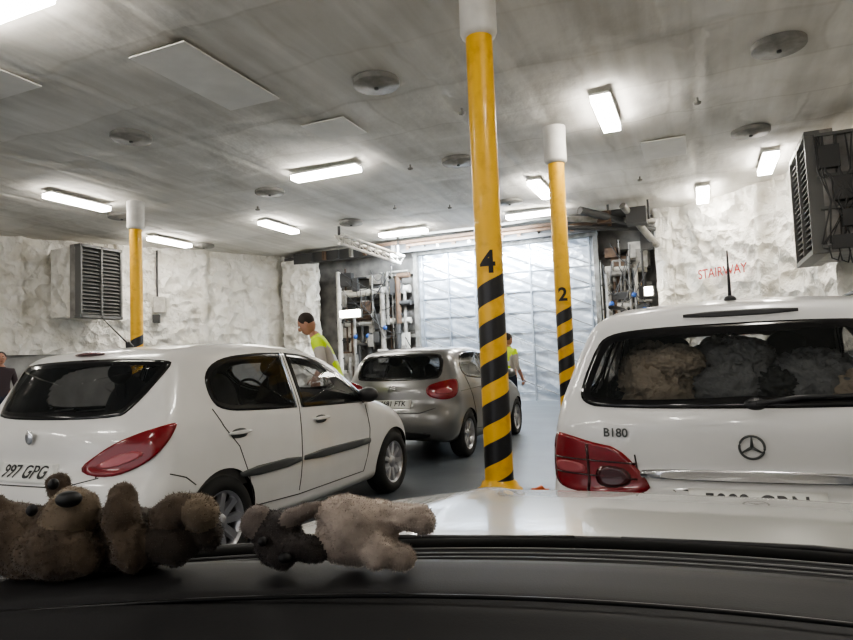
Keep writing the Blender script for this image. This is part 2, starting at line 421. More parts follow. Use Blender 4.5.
B.line(d,'side',[(1.53,1.45),(1.53,.9),(1.52,.34)],3,.005,True)
B.line(d,'side',[(.66,1.1),(.85,.80),(.98,.5),(1.05,.34),(1.52,.31),(2.6,.31),(2.66,.6),(2.66,.95)],3,.005,True)
B.line(d,'rear',[(-.6,.70),(-.4,.64),(.4,.64),(.6,.70)],3,.005)
B.line(d,'side',[(.4,.90),(1.5,.93),(2.9,.90)],3,.003,True)
B.decal(d,'rear',[(-.3,.68),(.3,.68),(.34,.80),(.28,.86),(-.28,.86),(-.34,.80)],11,off=-.008,rings=4)
B.decal(d,'rear',[(-.26,.70),(.26,.70),(.26,.81),(-.26,.81)],5,off=.01,rings=4,smooth=0)
B.text(d,'rear','4681 FTK',.095,(.0,.755),6,off=.014,bold=.002)
for k in (0,.035):
    d.tube([(-.06,.07,.93+k),(0,.06,.965+k),(.06,.07,.93+k)],.009,4,6)
B.decal(d,'rear',[(-.5,.30),(.5,.30),(.55,.40),(-.55,.40)],2,off=.01,rings=4)
for y in (1.28,2.3): B.decal(d,'side',[(y-.1,.91),(y-.1,.935),(y+.1,.935),(y+.1,.91)],11,off=.03,mirror=True,rings=3)
for s in (-1,1):
    d.ell((s*.92,2.55,1.07),(.10,.07,.07),11); d.cyl((s*.80,2.6,1.0),(s*.9,2.57,1.04),.03,2)
d.cyl((0,.75,1.50),(0,.55,1.66),.007,2,n=8)
finish_car('car',B,(-3.80,7.62,0),M_silver,(.70,3.17),.305,.85,d,DM,7,H=1.5)

# ---- white estate-like car ahead (own lane)
side=[(.12,.22),(.02,.34),(.0,.50),(.01,.62),(.06,.67),(.10,.70),(.10,.98),(.13,1.05),(.30,1.38),(.33,1.50),(.42,1.53),(.9,1.58),(1.6,1.60),(2.3,1.55),(2.95,1.2),(3.25,1.08),(3.8,.98),(4.1,.83),(4.25,.6),(4.2,.3),(4.05,.2),(2.0,.19)]
Wp=[(.1,.78),(.25,.83),(.45,.875),(.62,.895),(.85,.885),(1.0,.865),(1.08,.845),(1.3,.76),(1.5,.66),(1.62,.58)]
B=Body(side,Wp,4.27,1.60,br=.17,bf=.5,crown=.06,k=.10,step=.028)
d=MB()
B.window(d,'rear',[(-.62,1.045),(.62,1.045),(.72,1.07),(.735,1.13),(.66,1.33),(.60,1.40),(.4,1.42),(0,1.425),(-.4,1.42),(-.60,1.40),(-.66,1.33),(-.735,1.13),(-.72,1.07)],14,13,border=.05)
B.window(d,'side',[(.75,1.12),(.72,1.3),(.85,1.44),(1.1,1.47),(1.6,1.48),(1.6,1.05),(1.0,1.07)],14,13,mirror=True)
B.window(d,'side',[(1.66,1.05),(1.66,1.48),(2.1,1.46),(2.5,1.3),(2.85,1.08),(2.85,1.03)],14,13,mirror=True)
B.window(d,'front',[(-.6,1.15),(.6,1.15),(.56,1.42),(.0,1.48),(-.56,1.42)],14,13)
TL=(40,(.8,.15,0))
B.decal(d,TL,[(-.33,.67),(-.30,.74),(-.20,.87),(-.1,.885),(.06,.925),(.12,.925),(.14,.88),(.14,.72),(.07,.66),(-.1,.65)],1,off=.010,mirror=True)
for zz in (.73,.80):
    B.line(d,TL,[(-.27,zz),(-.1,zz+.005),(.12,zz+.01)],7,.005,True,off=.010)
B.line(d,TL,[(-.07,.66),(-.06,.88)],7,.008,True,off=.008)
B.decal(d,TL,[(-.25,.69),(-.24,.78),(-.1,.79),(-.1,.68)],7,off=.014,mirror=True,rings=3)
B.decal(d,TL,[(-.05,.74),(-.05,.79),(.11,.80),(.11,.745)],8,off=.013,mirror=True,rings=3)
B.decal(d,'rear',[(-.44,.735),(-.46,.755),(-.44,.785),(.44,.785),(.46,.755),(.44,.735)],4,off=.022,rings=4)
B.decal(d,'rear',[(-.36,.58),(.36,.58),(.38,.725),(-.38,.725)],9,off=-.002,rings=4)
B.decal(d,'rear',[(-.26,.59),(.26,.59),(.26,.705),(-.26,.705)],5,off=.012,rings=4,smooth=0)
B.text(d,'rear','5092 GRN',.09,(.0,.645),6,off=.016,bold=.002)
B.text(d,'rear','B180',.055,(-.56,.935),9,off=.008,bold=.001)
B.line(d,'rear',[(-.48,.84),(-.46,.68),(-.3,.58),(.3,.58),(.46,.68),(.48,.84)],3,.004)
B.decal(d,'rear',[(-.24,1.455),(.24,1.455),(.24,1.48),(-.24,1.48)],2,off=.006,rings=3,smooth=1)
c=Vector((0,.085,.885)); ring=[c+Vector((.048*math.cos(a),0,.048*math.sin(a))) for a in np.linspace(0,2*math.pi,33)]
d.tube(ring,.005,9,8)
for a in (90,210,330):
    a=math.radians(a); d.tube([c,c+Vector((.047*math.cos(a),0,.047*math.sin(a)))],[.008,.003],9,6)
d.ell((.03,.145,1.06),(.05,.03,.03),2)
d.tube([(.03,.12,1.065),(.2,.135,1.09),(.45,.16,1.09)],[.014,.011,.006],2,8)
d.tube([(.0,.125,1.075),(.5,.165,1.105)],.005,2,6)
d.ell((-.02,.62,1.555),(.03,.05,.02),2); d.tube([(-.02,.62,1.56),(-.02,.60,1.66),(-.02,.58,1.80)],[.009,.007,.004],2,8)
for s in (-1,1):
    d.ell((s*.96,2.75,1.12),(.10,.07,.08),12); d.cyl((s*.80,2.8,1.05),(s*.92,2.77,1.09),.03,2)
    d.tube([(s*.60,.55,1.55),(s*.61,1.2,1.585),(s*.61,2.1,1.56)],.012,2,8)
finish_car('car',B,(.175,2.96,0),M_white2,(.85,3.62),.315,.875,d,DM,7,cargo=True,H=1.5)

# ------------------------------------------------------------------ own car: bonnet, cowl, dashboard, cabin
CX=-.10
def base(x): return 1.20-.30*(x-.08)**2
own=empty('car',(0,0,0))
mb=MB()
def hoodf(u,v):
    x=CX-.86+1.72*u; dx=abs(x-CX)/.86
    y0=base(x)+.05; y1=2.22-.28*dx**3; y=y0+(y1-y0)*v
    t=(y-1.1)/1.1
    z=.962-.108*t*t-.05*max(0,v-.8)**2*25*.6-.055*dx**4
    z+= .012*math.exp(-((dx-.62)/.05)**2)
    return (x,y,z)
mb.grid(hoodf,60,40,0)
def skirt(edge):
    def fn(u,v):
        x,y,z=edge(u); k=v
        cx=(x-CX); return (x+cx*.03*math.sin(k*math.pi/2), y+(.10*math.sin(k*math.pi*.8) if edge is fr else 0), z-(z-.25)*k**1.3)
    return fn
fr=lambda u:hoodf(u,1); lf=lambda u:hoodf(0,u); rt=lambda u:hoodf(1,u)
mb.grid(skirt(fr),60,10,0); mb.grid(skirt(lf),40,10,0); mb.grid(skirt(rt),40,10,0)
mb.obj('bonnet',[M_hood],own)
mb=MB(); wheel(mb,CX-.74,1.6,.31,-1); wheel(mb,CX+.74,1.6,.31,1); wheel(mb,CX-.74,-1.0,.31,-1); wheel(mb,CX+.74,-1.0,.31,1); mb.obj('wheels',[M_tyre,M_alloy,M_dark],own)
mb=MB()
mb.grid(lambda u,v:(CX-.95+1.9*u, base(CX-.95+1.9*u)-.02+.085*v, .955-.004*v),60,3,0)
mb.tube([(x,base(x)+.035,.962) for x in np.linspace(CX-.9,CX+.9,40)],.009,0,8)
mb.tube([(x,base(x)-.012,.968) for x in np.linspace(CX-.95,CX+.95,40)],.010,1,8)
for s0 in (-.75,-.05):
    mb.tube([(CX+s0,base(CX+s0)+.02,.970),(CX+s0+.3,base(CX+s0+.3)+.02,.973),(CX+s0+.62,base(CX+s0+.62)+.015,.971)],.006,0,6)
mb.obj('cowl_and_wipers',[M_black,M_dark],own)
mb=MB()
mb.box((CX,-.80,1.60),(1.45,2.1,.06),0); mb.box((CX,-.80,1.555),(1.4,2.0,.03),1)
for s in (-1,1):
    mb.box((CX+s*.86,-.75,.62),(.08,2.3,.72),0); mb.box((CX+s*.80,-.75,1.0),(.06,2.2,.04),1)
    for y in (-1.8,-.75): mb.box((CX+s*.79,y,1.28),(.06,.12,.62),0,rot=(0,-s*.14,0))
mb.box((CX,-1.88,.65),(1.7,.10,.75),0); mb.box((CX,-.6,.28),(1.7,2.6,.06),1)
mb.box((CX,-1.3,.75),(1.4,.15,.7),1); mb.box((CX,-1.0,.5),(1.4,.6,.2),1)
mb.obj('unseen_cabin_shell',[M_hood,M_lining],own,bevel=.015)  # unseen roof and cabin, added to block light from dashboard and toys
M_dash=pmat('dashboard_plastic',(.022,.022,.024),.6,bump=.25,bscale=350,bdist=.001,spec=.35)
M_dash2=pmat('dashboard_gloss_plastic',(.008,.008,.009),.35)
M_dash3=pmat('dashboard_grey_strip',(.09,.091,.095),.4)
mb=MB()
qs=[0,.012,.02,.03,.034,.045,.05,.06,.064,.075,.08,.095,.10,.112,.118,.125,.16,.20,.25,.29,.30,.315,.325,.345,.36,.42,.5,.6,.75]
zs=[.950,.962,.966,.966,.956,.956,.966,.966,.957,.957,.968,.970,.958,.958,.972,.978,.984,.986,.986,.985,.983,.976,.976,.974,.966,.952,.93,.90,.86]
def dashf(u,v):
    x=CX-1.02+1.98*u; i=int(round(v*(len(qs)-1))); q=qs[i]
    return (x,base(x)-.02-q,zs[i]+.012*math.exp(-((x+.9)/.3)**2)*(q>.118))
mb.grid(dashf,70,len(qs)-1,0,sm=True)
for i in range(60):
    x=CX-.15+.9*i/60.
    mb.box((x,base(x)-.02-.070,.960),(.004,.011,.006),1)
for q,zz in ((.025,.9675),(.055,.9675),(.087,.970)):
    mb.tube([(x,base(x)-.02-q,zz) for x in np.linspace(CX-1.0,CX+.94,50)],.003,2,6)
mb.grid(lambda u,v:(CX-1.02+1.98*u,base(CX-1.02+1.98*u)-.02-.75-.02*v,.86-.55*v),40,4,0)
mb.grid(lambda u,v:(CX-1.02+1.98*u,base(CX-1.02+1.98*u)-.02,.945-.7*v),40,4,0)
mb.tube([(x,base(x)-.335,.986) for x in np.linspace(CX-1.0,CX+.94,50)],.003,1,6)
mb.box((CX,.85,.28),(1.7,.6,.5),0)
mb.obj('dashboard',[M_dash,M_dash2,M_dash3],own)

# ------------------------------------------------------------------ room shell
def plank(name,x0,x1,y0,y1,z0,z1,m):
    mb=MB(); mb.box(((x0+x1)/2,(y0+y1)/2,(z0+z1)/2),(x1-x0,y1-y0,z1-z0)); return mb.obj(name,[m])
M_floor=pmat('deck_floor_paint',(.14,.16,.18),.36,col2=(.085,.098,.112),nscale=1.3,bump=.15,bscale=25,bdist=.01)
plank('floor',-19,3.4,-12,19.8,-.1,0,M_floor)
CEIL=5.3
M_ceil=pmat('ceiling_insulation',(.84,.815,.77),.8,col2=(.66,.635,.59),nscale=1.0,stretch=(1.1,.6,1),bump=.65,bscale=1.7,bdist=.09,lo=.3,hi=.6,detail=4,bdetail=4)
nt=M_ceil.node_tree; b=nt.nodes['Principled BSDF']; src=b.inputs['Base Color'].links[0].from_socket
tc=nt.nodes.new('ShaderNodeTexCoord'); br=nt.nodes.new('ShaderNodeTexBrick')
br.offset=.37; br.inputs['Scale'].default_value=1; br.inputs['Brick Width'].default_value=3.1; br.inputs['Row Height'].default_value=1.45
br.inputs['Mortar Size'].default_value=.05; br.inputs['Mortar Smooth'].default_value=1
br.inputs['Color1'].default_value=(1,1,1,1); br.inputs['Color2'].default_value=(.84,.84,.83,1); br.inputs['Mortar'].default_value=(.80,.79,.77,1)
nw=nt.nodes.new('ShaderNodeTexNoise'); nw.inputs['Scale'].default_value=.9; nw.inputs['Detail'].default_value=2; nt.links.new(tc.outputs['Object'],nw.inputs['Vector'])
mw=nt.nodes.new('ShaderNodeMix'); mw.data_type='RGBA'; mw.blend_type='ADD'; mw.inputs[0].default_value=.4
nt.links.new(tc.outputs['Object'],mw.inputs[6]); nt.links.new(nw.outputs['Color'],mw.inputs[7]); nt.links.new(mw.outputs[2],br.inputs['Vector'])
mx=nt.nodes.new('ShaderNodeMix'); mx.data_type='RGBA'; mx.blend_type='MULTIPLY'; mx.inputs[0].default_value=.8
nt.links.new(src,mx.inputs[6]); nt.links.new(br.outputs['Color'],mx.inputs[7])
mp=nt.nodes.new('ShaderNodeMapping'); mp.inputs['Scale'].default_value=(3.0,.2,1); nz=nt.nodes.new('ShaderNodeTexNoise'); nz.inputs['Scale'].default_value=1.2; nz.inputs['Detail'].default_value=3
nt.links.new(tc.outputs['Object'],mp.inputs[0]); nt.links.new(mp.outputs[0],nz.inputs['Vector'])
rp=nt.nodes.new('ShaderNodeValToRGB'); rp.color_ramp.elements[0].position=.35; rp.color_ramp.elements[0].color=(.79,.78,.755,1); rp.color_ramp.elements[1].position=.6
nt.links.new(nz.outputs['Fac'],rp.inputs[0])
mx2=nt.nodes.new('ShaderNodeMix'); mx2.data_type='RGBA'; mx2.blend_type='MULTIPLY'; mx2.inputs[0].default_value=.7
nt.links.new(mx.outputs[2],mx2.inputs[6]); nt.links.new(rp.outputs[0],mx2.inputs[7]); nt.links.new(mx2.outputs[2],b.inputs['Base Color'])
mb=MB()
def cf(u,v):
    x=-19+22.4*u; y=-12+31.8*v
    n=noise.noise(Vector((x*.8,y*.35,0)))*.04+noise.noise(Vector((x*2.0,y*1.2,5)))*.022
    n+=.03*math.exp(-((((x+.4)%1.15)-.57)/.07)**2)*(.5+.5*math.sin(x*3.1))+.02*math.exp(-((((y+.2)%2.44)-1.22)/.09)**2)
    return (x,y,CEIL+n)
mb.grid(cf,300,260,0); mb.box((-7.8,3.9,CEIL+.2),(22.4,31.8,.2),0)
mb.obj('ceiling',[M_ceil])
M_wall=pmat('wall_insulation_foil',(.88,.855,.79),.36,col2=(.66,.625,.54),nscale=1.6,bump=1,bscale=2.4,bdist=.20,lo=.3,hi=.55,crumple=2.6,spec=.7,detail=6,bdetail=6)
M_dado=pmat('wall_grey_band',(.36,.36,.35),.6,col2=(.24,.24,.235),nscale=3)
def ridged(p,f):
    return 1-abs(noise.noise(Vector(p)*f))*2.4
def wallrun(name,pts,side,dado=1.95,amp=.09,seg=.08):
    mb=MB()
    for k in range(len(pts)-1):
        a=Vector((*pts[k],0)); c=Vector((*pts[k+1],0)); L=(c-a).length; dr=(c-a).normalized(); n=Vector((dr.y,-dr.x,0))*side
        nu=max(4,int(L/seg)) if pts[k+1][1]>5 and L<12 else max(4,int(L/.2))
        def fn(u,v,z0=dado,z1=CEIL+.05):
            s=L*u; z=z0+(z1-z0)*v; p=a+dr*s
            q=ridged((p.x,p.y,z*.7),1.3)*amp+ridged((p.x+7,p.y,z*.8),2.8)*amp*.7+noise.noise(Vector((p.x*5,p.y*5,z*4)))*amp*.35
            q+=.18*math.exp(-(((s+.7)%2.6-1.3)/.14)**2)
            return tuple(p+n*(q+.05)+Vector((0,0,z)))
        mb.grid(fn,nu,44,0)
        mb.grid(lambda u,v:tuple(a+dr*L*u+n*.05+Vector((0,0,dado*v))),nu,2,1)
        mid=(a+c)/2-n*.12; ang=math.atan2(dr.y,dr.x)
        mb.box((mid.x,mid.y,CEIL/2),(L+.1,.1,CEIL),1,rot=(0,0,ang))
    return mb.obj(name,[M_wall,M_dado])
wallrun('wall_left',[(-18.3,-12),(-18.0,11.6),(-13.8,19.3)],1)
wallrun('wall_right',[(2.95,-12),(2.95,13.8),(2.1,17.0),(-.8,19.35)],-1,dado=1.2)
M_backw=pmat('bulkhead_grey',(.26,.25,.23),.6,col2=(.10,.095,.09),nscale=2,bump=.3,bscale=5)
plank('wall_back',-14.2,-.4,19.55,19.8,0,CEIL+.1,M_backw)

# ramp door
M_door=pmat('door_galvanised',(.62,.68,.75),.30,metal=.65,col2=(.42,.47,.54),nscale=1.1,bump=.7,bscale=1.8,bdist=.08,crumple=1.4,detail=3,bdetail=4)
M_rib=pmat('door_rib',(.34,.38,.43),.35,metal=.6)
mb=MB(); X0,X1=-8.4,-2.7; zt=4.8
def corr(u,v):
    x=X0+(X1-X0)*u; z=zt*v
    return (x,19.30+.006*math.sin((z+x*.42)*2*math.pi/.3),z)
mb.grid(corr,60,240,0)
mb.box(((X0+X1)/2,19.38,zt/2),(X1-X0,.06,zt),0)
for i in range(8):
    z=.25+i*.62; mb.box(((X0+X1)/2,19.26,z),(X1-X0-.1,.03,.03),1)
for i in range(7):
    x=X0+.15+i*(X1-X0-.3)/6; mb.box((x,19.25,zt/2),(.045,.05,zt),1)
for i in range(12):
    z=.2+i*.62; xa=X0+.1; xb=X1-.1
    ta=max(0,(z-4.7)/2.4) if z>4.7 else 0; tb=min(1,(z-.1)/2.4)
    if tb>ta: mb.cyl((xa+(xb-xa)*ta,19.24,z-2.4*ta),(xa+(xb-xa)*tb,19.24,z-2.4*tb),.012,2,n=6)
for x in (X0-.06,X1+.06): mb.box((x,19.25,zt/2),(.14,.25,zt),2)
mb.box(((X0+X1)/2,19.25,zt+.08),(X1-X0+.3,.3,.16),2)
M_steel=pmat('painted_steel',(.26,.26,.25),.5,col2=(.12,.115,.10),nscale=5)
mb.obj('door_1',[M_door,M_rib,M_steel])

M_pipe=pmat('pipe_grey',(.34,.33,.31),.5,metal=.2,col2=(.17,.16,.14),nscale=6)
M_pipew=pmat('pipe_white',(.62,.60,.55),.5,col2=(.42,.40,.36),nscale=6)
M_rust=pmat('brown_steel',(.13,.08,.045),.7,col2=(.07,.045,.033),nscale=8)
M_blue=pmat('blue_valve',(.02,.08,.30),.4)
M_dgrey=pmat('dark_steel',(.05,.05,.05),.6)
def pipes(name,x0,x1,seed,n=22,nb=18):
    rnd=random.Random(seed); mb=MB()
    for i in range(n):
        x=rnd.uniform(x0,x1-.1); r=rnd.choice([.02,.03,.045,.06,.09]); z0=rnd.choice([0.02,.9,1.8,2.6]); z1=rnd.uniform(z0+.9,4.7)
        y=19.42-rnd.uniform(.08,.45)
        mi=rnd.choice([0,0,1,4,4,2]); mb.cyl((x,y,z0),(x,y,z1),r,mi,n=10)
        if rnd.random()<.6: mb.cyl((x,y,z1),(min(x1,x+rnd.uniform(.2,1)),y,z1),r,mi,n=10)
        for z in np.arange(z0+.3,z1,rnd.uniform(.5,1.2)): mb.box((x,y+.02,z),(r*2.6,.09,.05),4)
    for i in range(nb):
        x=rnd.uniform(x0+.2,x1-.2); w=rnd.uniform(.12,.5); h=rnd.uniform(.12,.6)
        mb.box((x,19.3-rnd.uniform(0,.3),rnd.uniform(.6,4.4)),(w,rnd.uniform(.1,.3),h),rnd.choice([0,0,1,2,4,4,4]))
    for z in (1.1,2.2,3.3,4.3):
        mb.box(((x0+x1)/2,19.4,z),(x1-x0,.12,.1),rnd.choice([0,4]))
    # round ducts running across
    for z,r in ((3.75,.13),(2.7,.10)):
        mb.cyl((x0+.1,19.2,z),(x1-.1,19.2,z),r,1,n=20)
        for q in np.arange(x0+.3,x1-.2,.55): mb.cyl((q,19.2,z),(q+.05,19.2,z),r+.02,0,n=20)
    for i in range(3):
        mb.ell((rnd.uniform(x0+.2,x1-.2),18.95,rnd.uniform(1.4,3)),(.08,.06,.08),3)
    for i in range(12):
        xa,xb=rnd.uniform(x0,x1),rnd.uniform(x0,x1); za,zb=rnd.uniform(2.5,4.6),rnd.uniform(2,4.6); s=rnd.uniform(.1,.6)
        mb.tube([(xa+(xb-xa)*t,18.92,za+(zb-za)*t-s*math.sin(math.pi*t)) for t in np.linspace(0,1,14)],.015,4,6)
    return mb.obj(name,[M_pipe,M_pipew,M_rust,M_blue,M_dgrey],bevel=.004)
pipes('pipework',-11.5,-8.6,3,30,30)
pipes('pipework',-2.5,-1.15,5,22,24)
for (x,y,w) in ((-12.75,18.9,.9),(-.75,18.75,.30)):
    mb=MB()
    def cfn(u,v,x=x,y=y,w=w):
        a=2*math.pi*u; z=5.0*v if w>.5 else CEIL*v
        r=w*(1+.20*ridged((math.cos(a)*1.3+x,math.sin(a)*1.3,z*1.1),1.1)*.6+.12*ridged((math.cos(a)*3+x,math.sin(a)*3,z*2.5),1.2))
        ca,sa=math.cos(a),math.sin(a); k=1/max(abs(ca),abs(sa))**.4
        return (x+r*ca*k*.66,y+r*sa*k*.38,z)
    mb.grid(cfn,90,110,0); mb.obj('insulated_column',[M_wall])
mb=MB()
mb.box((-7.0,18.6,5.02),(11.5,.25,.34),4); mb.box((-5.5,18.42,4.86),(6.2,.10,.10),4); mb.box((-5.5,18.3,5.12),(8,.08,.10),2)
for i in range(21):
    x=-12+i*.52; mb.box((x,18.42,5.02),(.10,.12,.3),random.choice([2,4,0]))
mb.cyl((-8.3,18.2,5.0),(-2,18.2,5.0),.05,2)
for a,c,r,mi in (((-3.2,16.6,4.9),(-.9,17.9,4.80),.08,0),((-3.2,16.9,4.72),(-.9,18.0,4.6),.06,4),((-2.6,16.4,5.0),(-1.0,18.3,4.7),.10,4),((-1.6,16.9,5.1),(-.9,18.3,4.2),.09,0),((-3.4,17.6,5.05),(-1.2,17.6,5.05),.12,4)):
    mb.cyl(a,c,r,mi)
mb.box((-1.3,17.3,4.85),(.5,.5,.42),4); mb.box((-2.1,17.2,4.9),(.35,.3,.3),2); mb.box((-1.15,18.2,4.4),(.3,.3,.6),4)
for x in (-3.1,-2.0,-1.0): mb.cyl((x,17.2,CEIL-.06),(x,17.3,4.75),.03,4)
mb.obj('overhead_steelwork',[M_pipe,M_pipew,M_rust,M_blue,M_dgrey])
mb=MB()
a=Vector((-9.35,15.6,4.98)); c=Vector((-8.6,18.0,4.62)); dd=(c-a)
for o in (Vector((0,0,0)),Vector((.28,0,0)),Vector((.14,0,-.22))): mb.cyl(a+o,c+o,.045,1,n=8)
for i in range(9):
    p=a+dd*i/8; q=a+dd*min(1,(i+.5)/8)
    mb.cyl(p,q+Vector((.14,0,-.22)),.022,1,n=6); mb.cyl(p+Vector((.28,0,0)),q+Vector((.14,0,-.22)),.022,1,n=6); mb.cyl(p,p+Vector((.28,0,0)),.022,1,n=6)
mb.cyl(a+Vector((.14,0,0)),a+Vector((.14,0,.26)),.04,4); mb.cyl(c+Vector((.14,-.1,0)),c+Vector((.14,-.1,.60)),.04,4)
mb.obj('lattice_gantry_arm',[M_pipe,M_pipew,M_rust,M_blue,M_dgrey])

# ------------------------------------------------------------------ pillars
M_py=pmat('pillar_yellow_striped',(.80,.47,.03),.4,coat=.2)
nt=M_py.node_tree; b=nt.nodes['Principled BSDF']
tc=nt.nodes.new('ShaderNodeTexCoord'); sp=nt.nodes.new('ShaderNodeSeparateXYZ'); nt.links.new(tc.outputs['Object'],sp.inputs[0])
def mth(op,a,b_=None):
    n=nt.nodes.new('ShaderNodeMath'); n.operation=op
    for i,v in enumerate((a,b_)):
        if v is None: continue
        if isinstance(v,(int,float)): n.inputs[i].default_value=v
        else: nt.links.new(v,n.inputs[i])
    return n.outputs[0]
PER=.39
th=mth('DIVIDE',mth('ARCTAN2',sp.outputs['Y'],sp.outputs['X']),2*math.pi)
ph=mth('SUBTRACT',mth('DIVIDE',sp.outputs['Z'],PER),th)
st=mth('LESS_THAN',mth('FRACT',ph),.54); top=mth('LESS_THAN',ph,5.9)
lowz=mth('GREATER_THAN',sp.outputs['Z'],.12)
mask=mth('MULTIPLY',mth('MULTIPLY',st,top),lowz)
nz=nt.nodes.new('ShaderNodeTexNoise'); nz.inputs['Scale'].default_value=6; nz.inputs['Detail'].default_value=8; nt.links.new(tc.outputs['Object'],nz.inputs['Vector'])
rp=nt.nodes.new('ShaderNodeValToRGB'); rp.color_ramp.elements[0].position=.3; rp.color_ramp.elements[0].color=(.70,.37,.018,1); rp.color_ramp.elements[1].position=.5; rp.color_ramp.elements[1].color=(.86,.49,.03,1)
nt.links.new(nz.outputs['Fac'],rp.inputs[0])
mx=nt.nodes.new('ShaderNodeMix'); mx.data_type='RGBA'; nt.links.new(mask,mx.inputs[0]); nt.links.new(rp.outputs[0],mx.inputs[6]); mx.inputs[7].default_value=(.012,.012,.015,1)
nt.links.new(mx.outputs[2],b.inputs['Base Color'])
M_sleeve=pmat('pillar_sleeve_white',(.78,.76,.72),.6,col2=(.60,.58,.54),nscale=3,bump=.2,bscale=6)
def pillar(x,y,num,face,nz_=2.33):
    e=empty('pillar',(x,y,0)); R=.137
    mb=MB(); mb.lathe([(.22,0),(.225,.03),(.19,.05),(.17,.10),(R+.006,.12),(R+.004,.14),(R,1.0),(R,4.68)],(0,0,0),'z',0,48); mb.obj('striped_post',[M_py],e)
    mb=MB(); mb.lathe([(R,4.60),(.175,4.62),(.19,4.66),(.188,5.0),(.195,5.24)],(0,0,0),'z',0,40); mb.obj('white_sleeve',[M_sleeve],e)
    if num:
        vs,fs=text_geo(num,.31,bold=.008); mb=MB()
        out=[]
        for v in vs:
            a=face+v.x/R; out.append(((R+.004)*math.cos(a),(R+.004)*math.sin(a),nz_+v.y))
        mb.add(out,fs,0); mb.obj('number',[M_blackpaint],e)
    return e
pillar(-1.895,6.14,'4',math.radians(-80),2.25); pillar(-2.08,10.86,'2',math.radians(-80)); pillar(-11.75,10.8,None,0)
mb=MB(); M_or=pmat('orange_strap',(.55,.10,.02),.6)
mb.tube([(-1.60,5.9,.03),(-1.50,5.87,.06),(-1.43,5.92,.10),(-1.40,6.0,.03),(-1.53,6.02,.02)],.025,0,8); mb.box((-1.45,5.95,.04),(.16,.07,.08),0)
mb.obj('lashing_strap',[M_or])

# ------------------------------------------------------------------ ceiling lights and discs
M_lamp=pmat('lamp_diffuser',(1,1,1),.4,emis=(1,.95,.87),estr=52)
M_house=pmat('lamp_housing',(.8,.8,.78),.5)
def clight(x,y,along,L=1.5,w=.28):
    mb=MB(); sx,sy=(L,w) if along=='x' else (w,L)
    mb.box((0,0,.11),(sx+.03,sy+.03,.04),1); mb.box((0,0,.045),(sx,sy,.09),0)
    return mb.obj('ceiling_light',[M_lamp,M_house],loc=(x,y,CEIL-.19),bevel=.01)
for x,y,a in ((-1.15,10.45,'y'),(-6.7,10.9,'x'),(-12.55,9.95,'y'),(-10.45,14.5,'y'),(-7.9,17.1,'x'),(-3.15,14.5,'y'),(-3.9,16.9,'x'),(.3,17.2,'y'),(1.55,15.0,'y'),(-14.3,14.4,'y'),(-6.6,4.25,'x')):
    clight(x,y,a)
for x,y,a in ((-13,3.5,'y'),(-12,-3,'y'),(-6.5,-2,'x'),(-6.5,-8,'x'),(.6,3.2,'y'),(-1.5,-3.5,'y'),(-12,-9,'y'),(.5,-9,'y')):
    clight(x,y,a)
M_disc=pmat('disc_grey',(.28,.27,.25),.6,col2=(.18,.175,.16),nscale=7)
for i,(x,y) in enumerate(((-3.98,7.9),(-8.57,7.8),(-8.7,11.75),(-4.2,11.85),(1.2,9.4),(1.1,12.95),(-14.3,15.8),(-8.75,15.5),(-13.2,11.7),(-4.2,15.6))):
    mb=MB(); mb.lathe([(.33,.08),(.33,.015),(.32,0),(.12,-.005),(.11,-.02),(.03,-.025),(.001,-.025)],(0,0,0),'z',0,40)
    mb.cyl((0,0,-.02),(0,0,-.05),.03,1,n=12); mb.obj('ceiling_vent_disc',[M_disc,M_dgrey],loc=(x,y,CEIL-.075))
M_pan=pmat('ceiling_panel',(.86,.84,.80),.8,col2=(.76,.74,.70),nscale=2)
mb=MB()
for x,y,sx,sy in ((-5.9,6.7,.9,1.9),(-8.6,5.4,1.2,.8),(-5.4,9.1,.8,.8),(-.4,13.1,.8,1.2)):
    mb.box((x,y,CEIL-.05),(sx,sy,.02),0)
mb.obj('trim_1',[M_pan],bevel=.005)
mb=MB()
for x,y in ((-5.1,11.5),(-5.6,15.0),(-1.0,14.9),(-9.7,12.6),(.2,10.7),(-6.8,14.3),(-3.2,9.3)):
    mb.cyl((x,y,CEIL-.05),(x,y,CEIL-.12),.02,0,n=8); mb.lathe([(.06,-.12),(.05,-.15),(.001,-.16)],(x,y,CEIL),'z',0,12)
mb.obj('sprinkler_heads',[M_pipe,M_pipew])

M_lamp2=pmat('wall_lamp_glow',(1,1,1),.4,emis=(1,.95,.80),estr=50)
def wlamp(x,y,z,w,rz=0):
    mb=MB(); mb.box((0,0,0),(w,.10,.22),0); mb.box((0,.1,.0),(w+.08,.12,.30),1); mb.cyl((0,.15,0),(0,.3,.05),.03,1)
    mb.obj('flood_lamp',[M_lamp2,M_dgrey],loc=(x,y,z),rotz=rz,bevel=.01)
wlamp(-10.6,18.5,3.0,.72); wlamp(-1.2,18.5,3.0,.2)
la=bpy.data.lights.new('door_fill_light','AREA'); la.energy=950; la.size=4.5; la.size_y=.4; la.shape='RECTANGLE'; la.color=(.84,.92,1)  # added fill light without a fixture, brightens the ramp door
lo=bpy.data.objects.new('door_fill_light',la); COL.objects.link(lo); lo.location=(-6.6,17.75,4.80); lo.rotation_euler=Euler((math.radians(55),0,0))

